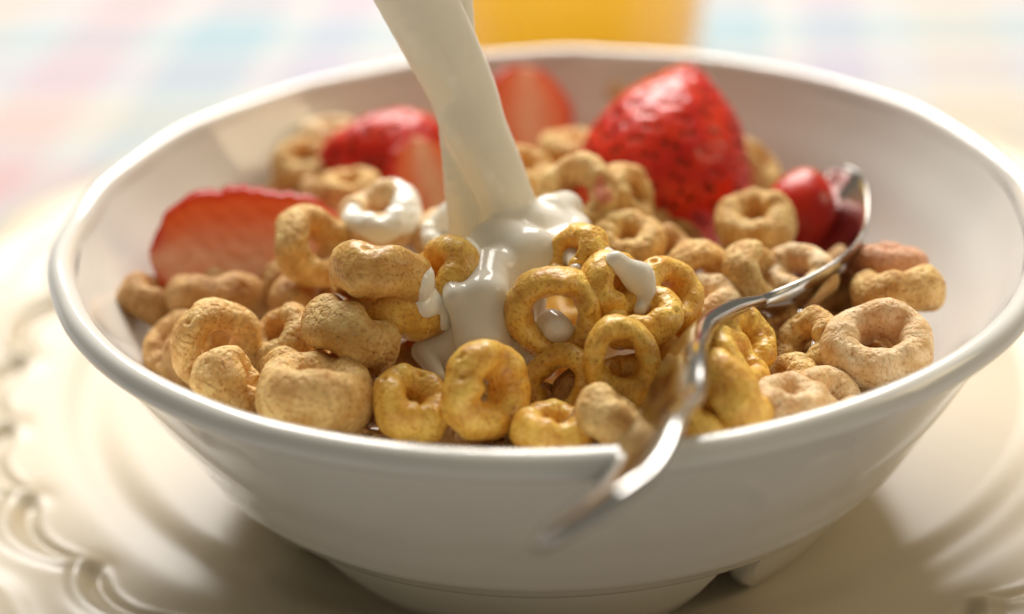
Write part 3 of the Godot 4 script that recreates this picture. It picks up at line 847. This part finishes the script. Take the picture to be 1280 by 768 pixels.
func milk() -> void:
	# the falling stream: a broad strand in front and a thinner one twisting behind it
	var main := [[Vector3(-18.5, 85.8, 8), 5.0], [Vector3(-16.8, 79.9, 8), 4.9], [Vector3(-14.3, 73.8, 8), 4.7], [Vector3(-11.6, 67.5, 8), 4.5], [Vector3(-9.3, 61.6, 8), 4.2], [Vector3(-8.1, 57.2, 9), 4.1], [Vector3(-6.1, 52.6, 10), 3.8], [Vector3(-4.3, 47.8, 10.5), 3.5], [Vector3(-2.8, 41.5, 10.5), 4.2]]
	strand(main)
	var back := [[Vector3(-8.7, 84.1, 3), 1.7], [Vector3(-9.2, 78.1, 3), 1.7], [Vector3(-9.4, 72, 3), 1.7], [Vector3(-9.2, 67.1, 4), 1.6], [Vector3(-10, 61.1, 5), 2.0], [Vector3(-10.9, 57.6, 7), 1.7], [Vector3(-10.7, 53.5, 9), 1.6], [Vector3(-10.2, 48.9, 10), 1.9], [Vector3(-9.4, 42.1, 10), 2.6]]
	strand(back)
	drop(Vector3(-8.4, 51, 8.5), Vector3(-7.4, 41.2, 9.5), 1.9, 2.8, 0.5)
	# where it lands
	drop(Vector3(-5, 43, 15.7), Vector3(-1.6, 43, 18.3), 4.6, 4.4)
	drop(Vector3(1.4, 44, 8), Vector3(3.1, 44, 5.6), 3.2, 2.5)
	drop(Vector3(-0.9, 44, 12.2), Vector3(4.3, 43, 9.5), 3.6, 1.9)
	drop(Vector3(4.3, 43, 9.5), Vector3(6.4, 45, 19.1), 1.9, 1.1)
	drop(Vector3(6.4, 45, 19.1), Vector3(8.8, 46.8, 27.3), 1.1, 1.0)
	drop(Vector3(8.8, 46.8, 27.3), Vector3(11.5, 44.5, 27.1), 1.0, 1.7)
	drop(Vector3(11.5, 44.5, 27.1), Vector3(12.7, 42.5, 28.6), 1.7, 1.2)
	drop(Vector3(-3.9, 40, 13.1), Vector3(-5.5, 36, 25), 4.8, 5.5)
	drop(Vector3(-5.3, 42, 17.1), Vector3(-7.9, 38, 24.4), 3.4, 4.0)
	drop(Vector3(1.3, 43, 12.7), Vector3(2.4, 42.5, 19.1), 3.0, 2.0)
	drop(Vector3(-11.5, 43.5, 25.5), Vector3(-10.4, 42.6, 27.6), 1.2, 1.5, 1.0)
	drop(Vector3(-10.4, 42.6, 27.6), Vector3(-9.5, 40, 29), 1.5, 1.6, 1.0)
	drop(Vector3(-2.3, 43, 19.4), Vector3(1.1, 42, 20.9), 3.2, 1.6)
	drop(Vector3(-6.5, 43.5, 21.2), Vector3(-7.1, 42, 26.9), 2.7, 2.8)
	drop(Vector3(-7.1, 42, 26.9), Vector3(-7.4, 38, 29.6), 2.9, 3.6)
	drop(Vector3(-4.6, 43, 21.5), Vector3(-3.9, 39.5, 23.3), 2.0, 2.6)
	drop(Vector3(-7.5, 37, 26.8), Vector3(-11.9, 35.5, 27.4), 3.4, 2.6)
	drop(Vector3(-7.6, 36, 24.9), Vector3(-3, 36, 26.2), 3.4, 3.0)
	drop(Vector3(-11.5, 42, 2.7), Vector3(-14.9, 40.5, 4.2), 2.1, 1.5)
	drop(Vector3(-11.5, 42, 2.7), Vector3(-8, 42, 6.2), 2.1, 3.0)
	drop(Vector3(1.6, 39.5, 30.4), Vector3(0.9, 39.5, 28.9), 1.9, 1.9)
	drop(Vector3(3.5, 43.5, 13.9), Vector3(4.2, 45, 25.7), 1.5, 0.9)
	drop(Vector3(12.3, 41, 26.3), Vector3(11.5, 41.5, 29.9), 1.1, 0.8)
	drop(Vector3(-14.7, 36, 28.5), Vector3(-12.9, 35, 32.8), 1.6, 0.9)
	drop(Vector3(5.2, 38, 29.4), Vector3(8.2, 39, 28.4), 1.8, 1.6)
	var every := PackedInt32Array(range(drops.size()))
	# surface nets, block by block
	var cell := 0.42
	var block := 8
	var lo := Vector3(-24, 24, -12)
	var dim := Vector3i(17, 24, 17)
	var field := {}
	var size := cell * block
	var boxes := []
	for bz in dim.z:
		for by in dim.y:
			for bx in dim.x:
				var mid := lo + (Vector3(bx, by, bz) + Vector3.ONE * 0.5) * size
				if absf(milk_distance(mid, every)) > size * 0.5 * 1.74 * 1.25 + 1.0:
					continue
				boxes.append(Vector3i(bx, by, bz))
	var verts := PackedVector3Array()
	var norms := PackedVector3Array()
	var at := {}
	var signs := {}
	for b in boxes:
		var mid := lo + (Vector3(b) + Vector3.ONE * 0.5) * size
		var near := PackedInt32Array()
		for k in drops.size():
			var c: Array = drops[k]
			var a: Vector3 = c[0]
			var ab: Vector3 = c[1] - a
			var h := clampf((mid - a).dot(ab) / maxf(ab.length_squared(), 1e-6), 0.0, 1.0)
			if mid.distance_to(a + ab * h) - maxf(c[2], c[3]) < size * 0.9 + 2.6:
				near.append(k)
		if near.is_empty():
			continue
		var n := block + 1
		var d := PackedFloat32Array()
		d.resize(n * n * n)
		var start: Vector3i = b * block
		for z in n:
			for y in n:
				for x in n:
					d[(z * n + y) * n + x] = milk_distance(lo + Vector3(start + Vector3i(x, y, z)) * cell, near)
		for z in block:
			for y in block:
				for x in block:
					var v := PackedFloat32Array()
					v.resize(8)
					var inside := 0
					for k in 8:
						v[k] = d[((z + (k >> 2)) * n + y + ((k >> 1) & 1)) * n + x + (k & 1)]
						if v[k] < 0.0:
							inside += 1
					if inside == 0 or inside == 8:
						continue
					var sum := Vector3.ZERO
					var cnt := 0
					for e in [[0, 1], [2, 3], [4, 5], [6, 7], [0, 2], [1, 3], [4, 6], [5, 7], [0, 4], [1, 5], [2, 6], [3, 7]]:
						var p: int = e[0]
						var q: int = e[1]
						if (v[p] < 0.0) != (v[q] < 0.0):
							var f := v[p] / (v[p] - v[q])
							var pp := Vector3(p & 1, (p >> 1) & 1, p >> 2)
							var qq := Vector3(q & 1, (q >> 1) & 1, q >> 2)
							sum += pp.lerp(qq, f)
							cnt += 1
					var g := start + Vector3i(x, y, z)
					var w := lo + (Vector3(g) + sum / cnt) * cell
					var s := 0.25
					var grad := Vector3(milk_distance(w + Vector3(s, 0, 0), near) - milk_distance(w - Vector3(s, 0, 0), near), milk_distance(w + Vector3(0, s, 0), near) - milk_distance(w - Vector3(0, s, 0), near), milk_distance(w + Vector3(0, 0, s), near) - milk_distance(w - Vector3(0, 0, s), near)).normalized()
					w -= grad * milk_distance(w, near)
					at[g] = verts.size()
					verts.append(w)
					norms.append(grad)
					signs[g] = [v[0] < 0.0, v[1] < 0.0, v[2] < 0.0, v[4] < 0.0]
	var idx := PackedInt32Array()
	for g in at:
		var s: Array = signs[g]
		var axes := [[1, Vector3i(0, -1, 0), Vector3i(0, 0, -1)], [2, Vector3i(0, 0, -1), Vector3i(-1, 0, 0)], [3, Vector3i(-1, 0, 0), Vector3i(0, -1, 0)]]
		for a in axes:
			if s[0] == s[a[0]]:
				continue
			var g1: Vector3i = g + a[1]
			var g2: Vector3i = g + a[2]
			var g3: Vector3i = g + a[1] + a[2]
			if not (at.has(g1) and at.has(g2) and at.has(g3)):
				continue
			var i0: int = at[g]
			var i1: int = at[g1]
			var i2: int = at[g2]
			var i3: int = at[g3]
			if s[0]:
				idx.append_array([i0, i3, i1, i0, i2, i3])
			else:
				idx.append_array([i0, i1, i3, i0, i3, i2])
	var o := put("poured_milk", arrays_mesh(verts, norms, idx), M.milk)
	tag(o, "cream-coloured stream of milk pouring in from the top and splashing over the oat rings", "milk")


# ---------------------------------------------------------------- spoon
func spoon() -> void:
	var t := thing("spoon")
	tag(t, "polished steel spoon resting over the front rim with its bowl dug into the cereal", "spoon")
	# stations: place, direction the hollow faces, half width, hollow depth, thickness
	var st := [
		[Vector3(1.7, 47.1, 84.2), Vector3(-0.652, 0.605, 0.458), 4.6, 0.0, 1.8],
		[Vector3(3.6, 46.4, 80.1), Vector3(-0.662, 0.569, 0.487), 7.2, 0.0, 2.2],
		[Vector3(7, 45.2, 72.8), Vector3(-0.681, 0.532, 0.503), 8.2, 0.1, 2.5],
		[Vector3(10.1, 43.6, 63.4), Vector3(-0.701, 0.523, 0.485), 8.0, 0.1, 2.7],
		[Vector3(12.5, 43.3, 55.6), Vector3(-0.748, 0.501, 0.435), 7.0, 0.1, 2.7],
		[Vector3(14.7, 42.8, 46.8), Vector3(-0.807, 0.492, 0.327), 5.2, 0.05, 2.7],
		[Vector3(17.4, 42.7, 38.9), Vector3(-0.791, 0.602, 0.115), 3.1, 0.0, 2.5],
		[Vector3(21.4, 41, 30.7), Vector3(-0.624, 0.776, -0.092), 2.3, 0.0, 2.4],
		[Vector3(25.1, 38.4, 24.1), Vector3(-0.581, 0.811, -0.065), 2.6, 0.3, 2.0],
		[Vector3(28.1, 36.5, 18.3), Vector3(-0.595, 0.779, 0.196), 6.0, 1.6, 2.3],
		[Vector3(30.9, 35.5, 12), Vector3(-0.594, 0.733, 0.33), 8.8, 3.2, 2.3],
		[Vector3(34, 35.3, 4.2), Vector3(-0.575, 0.707, 0.411), 9.8, 4.2, 2.3],
		[Vector3(36.7, 36, -4.1), Vector3(-0.556, 0.689, 0.465), 9.0, 4.0, 2.3],
		[Vector3(38.7, 36.8, -12.5), Vector3(-0.539, 0.669, 0.512), 7.4, 2.6, 2.3],
		[Vector3(39.5, 37.5, -17.4), Vector3(-0.539, 0.669, 0.512), 3.8, 0.8, 2.2],
	]
	loft("spoon_handle", st.slice(0, 9), t, true, false)
	loft("spoon_bowl", st.slice(7, 15), t, false, true)


func spline(st: Array, k: int, f: float, what: int) -> Variant:
	var a: Variant = st[maxi(k - 1, 0)][what]
	var b: Variant = st[k][what]
	var c: Variant = st[k + 1][what]
	var d: Variant = st[mini(k + 2, st.size() - 1)][what]
	if a is Vector3:
		return (b as Vector3).cubic_interpolate(c, a, d, f)
	return cubic_interpolate(b, c, a, d, f)


func loft(called: String, st: Array, t: Node3D, round_start: bool, round_end: bool) -> void:
	var per := 14
	var mids := PackedVector3Array()
	var facing := PackedVector3Array()
	var halfw := PackedFloat32Array()
	var deep := PackedFloat32Array()
	var thick := PackedFloat32Array()
	for k in st.size() - 1:
		for f in per + (1 if k == st.size() - 2 else 0):
			var u := float(f) / per
			mids.append(spline(st, k, u, 0))
			facing.append((spline(st, k, u, 1) as Vector3).normalized())
			halfw.append(maxf(spline(st, k, u, 2), 0.3))
			deep.append(maxf(spline(st, k, u, 3), 0.0))
			thick.append(spline(st, k, u, 4))
	var rows := mids.size()
	var side := 25
	var pts := PackedVector3Array()
	for i in rows:
		var dir := (mids[mini(i + 1, rows - 1)] - mids[maxi(i - 1, 0)]).normalized()
		var w := dir.cross(facing[i]).normalized()
		var n := w.cross(dir).normalized()
		var hw := halfw[i]
		var th := thick[i] * 0.5
		if round_start and i < 10:
			var s := sqrt(1.0 - pow(1.0 - i / 10.0, 2.0))
			hw *= maxf(s, 0.02)
			th *= maxf(s, 0.05)
		if round_end and i > rows - 9:
			var s := sqrt(maxf(1.0 - pow(1.0 - (rows - 1 - i) / 8.0, 2.0), 0.0))
			hw *= maxf(s, 0.02)
			th *= maxf(s, 0.05)
		for k in side * 2:
			var u := -1.0 + 2.0 * k / (side - 1) if k < side else 1.0 - 2.0 * (k - side) / (side - 1)
			u = sin(u * PI * 0.5)
			var h := -deep[i] * (1.0 - u * u)
			var cap := th * pow(maxf(1.0 - pow(absf(u), 5.0), 0.0), 0.5)
			h += cap if k < side else -cap
			pts.append(mids[i] + w * hw * u + n * h)
	var cols := side * 2
	put(called, grid_mesh(pts, rows, cols, false, true), M.metal, t)
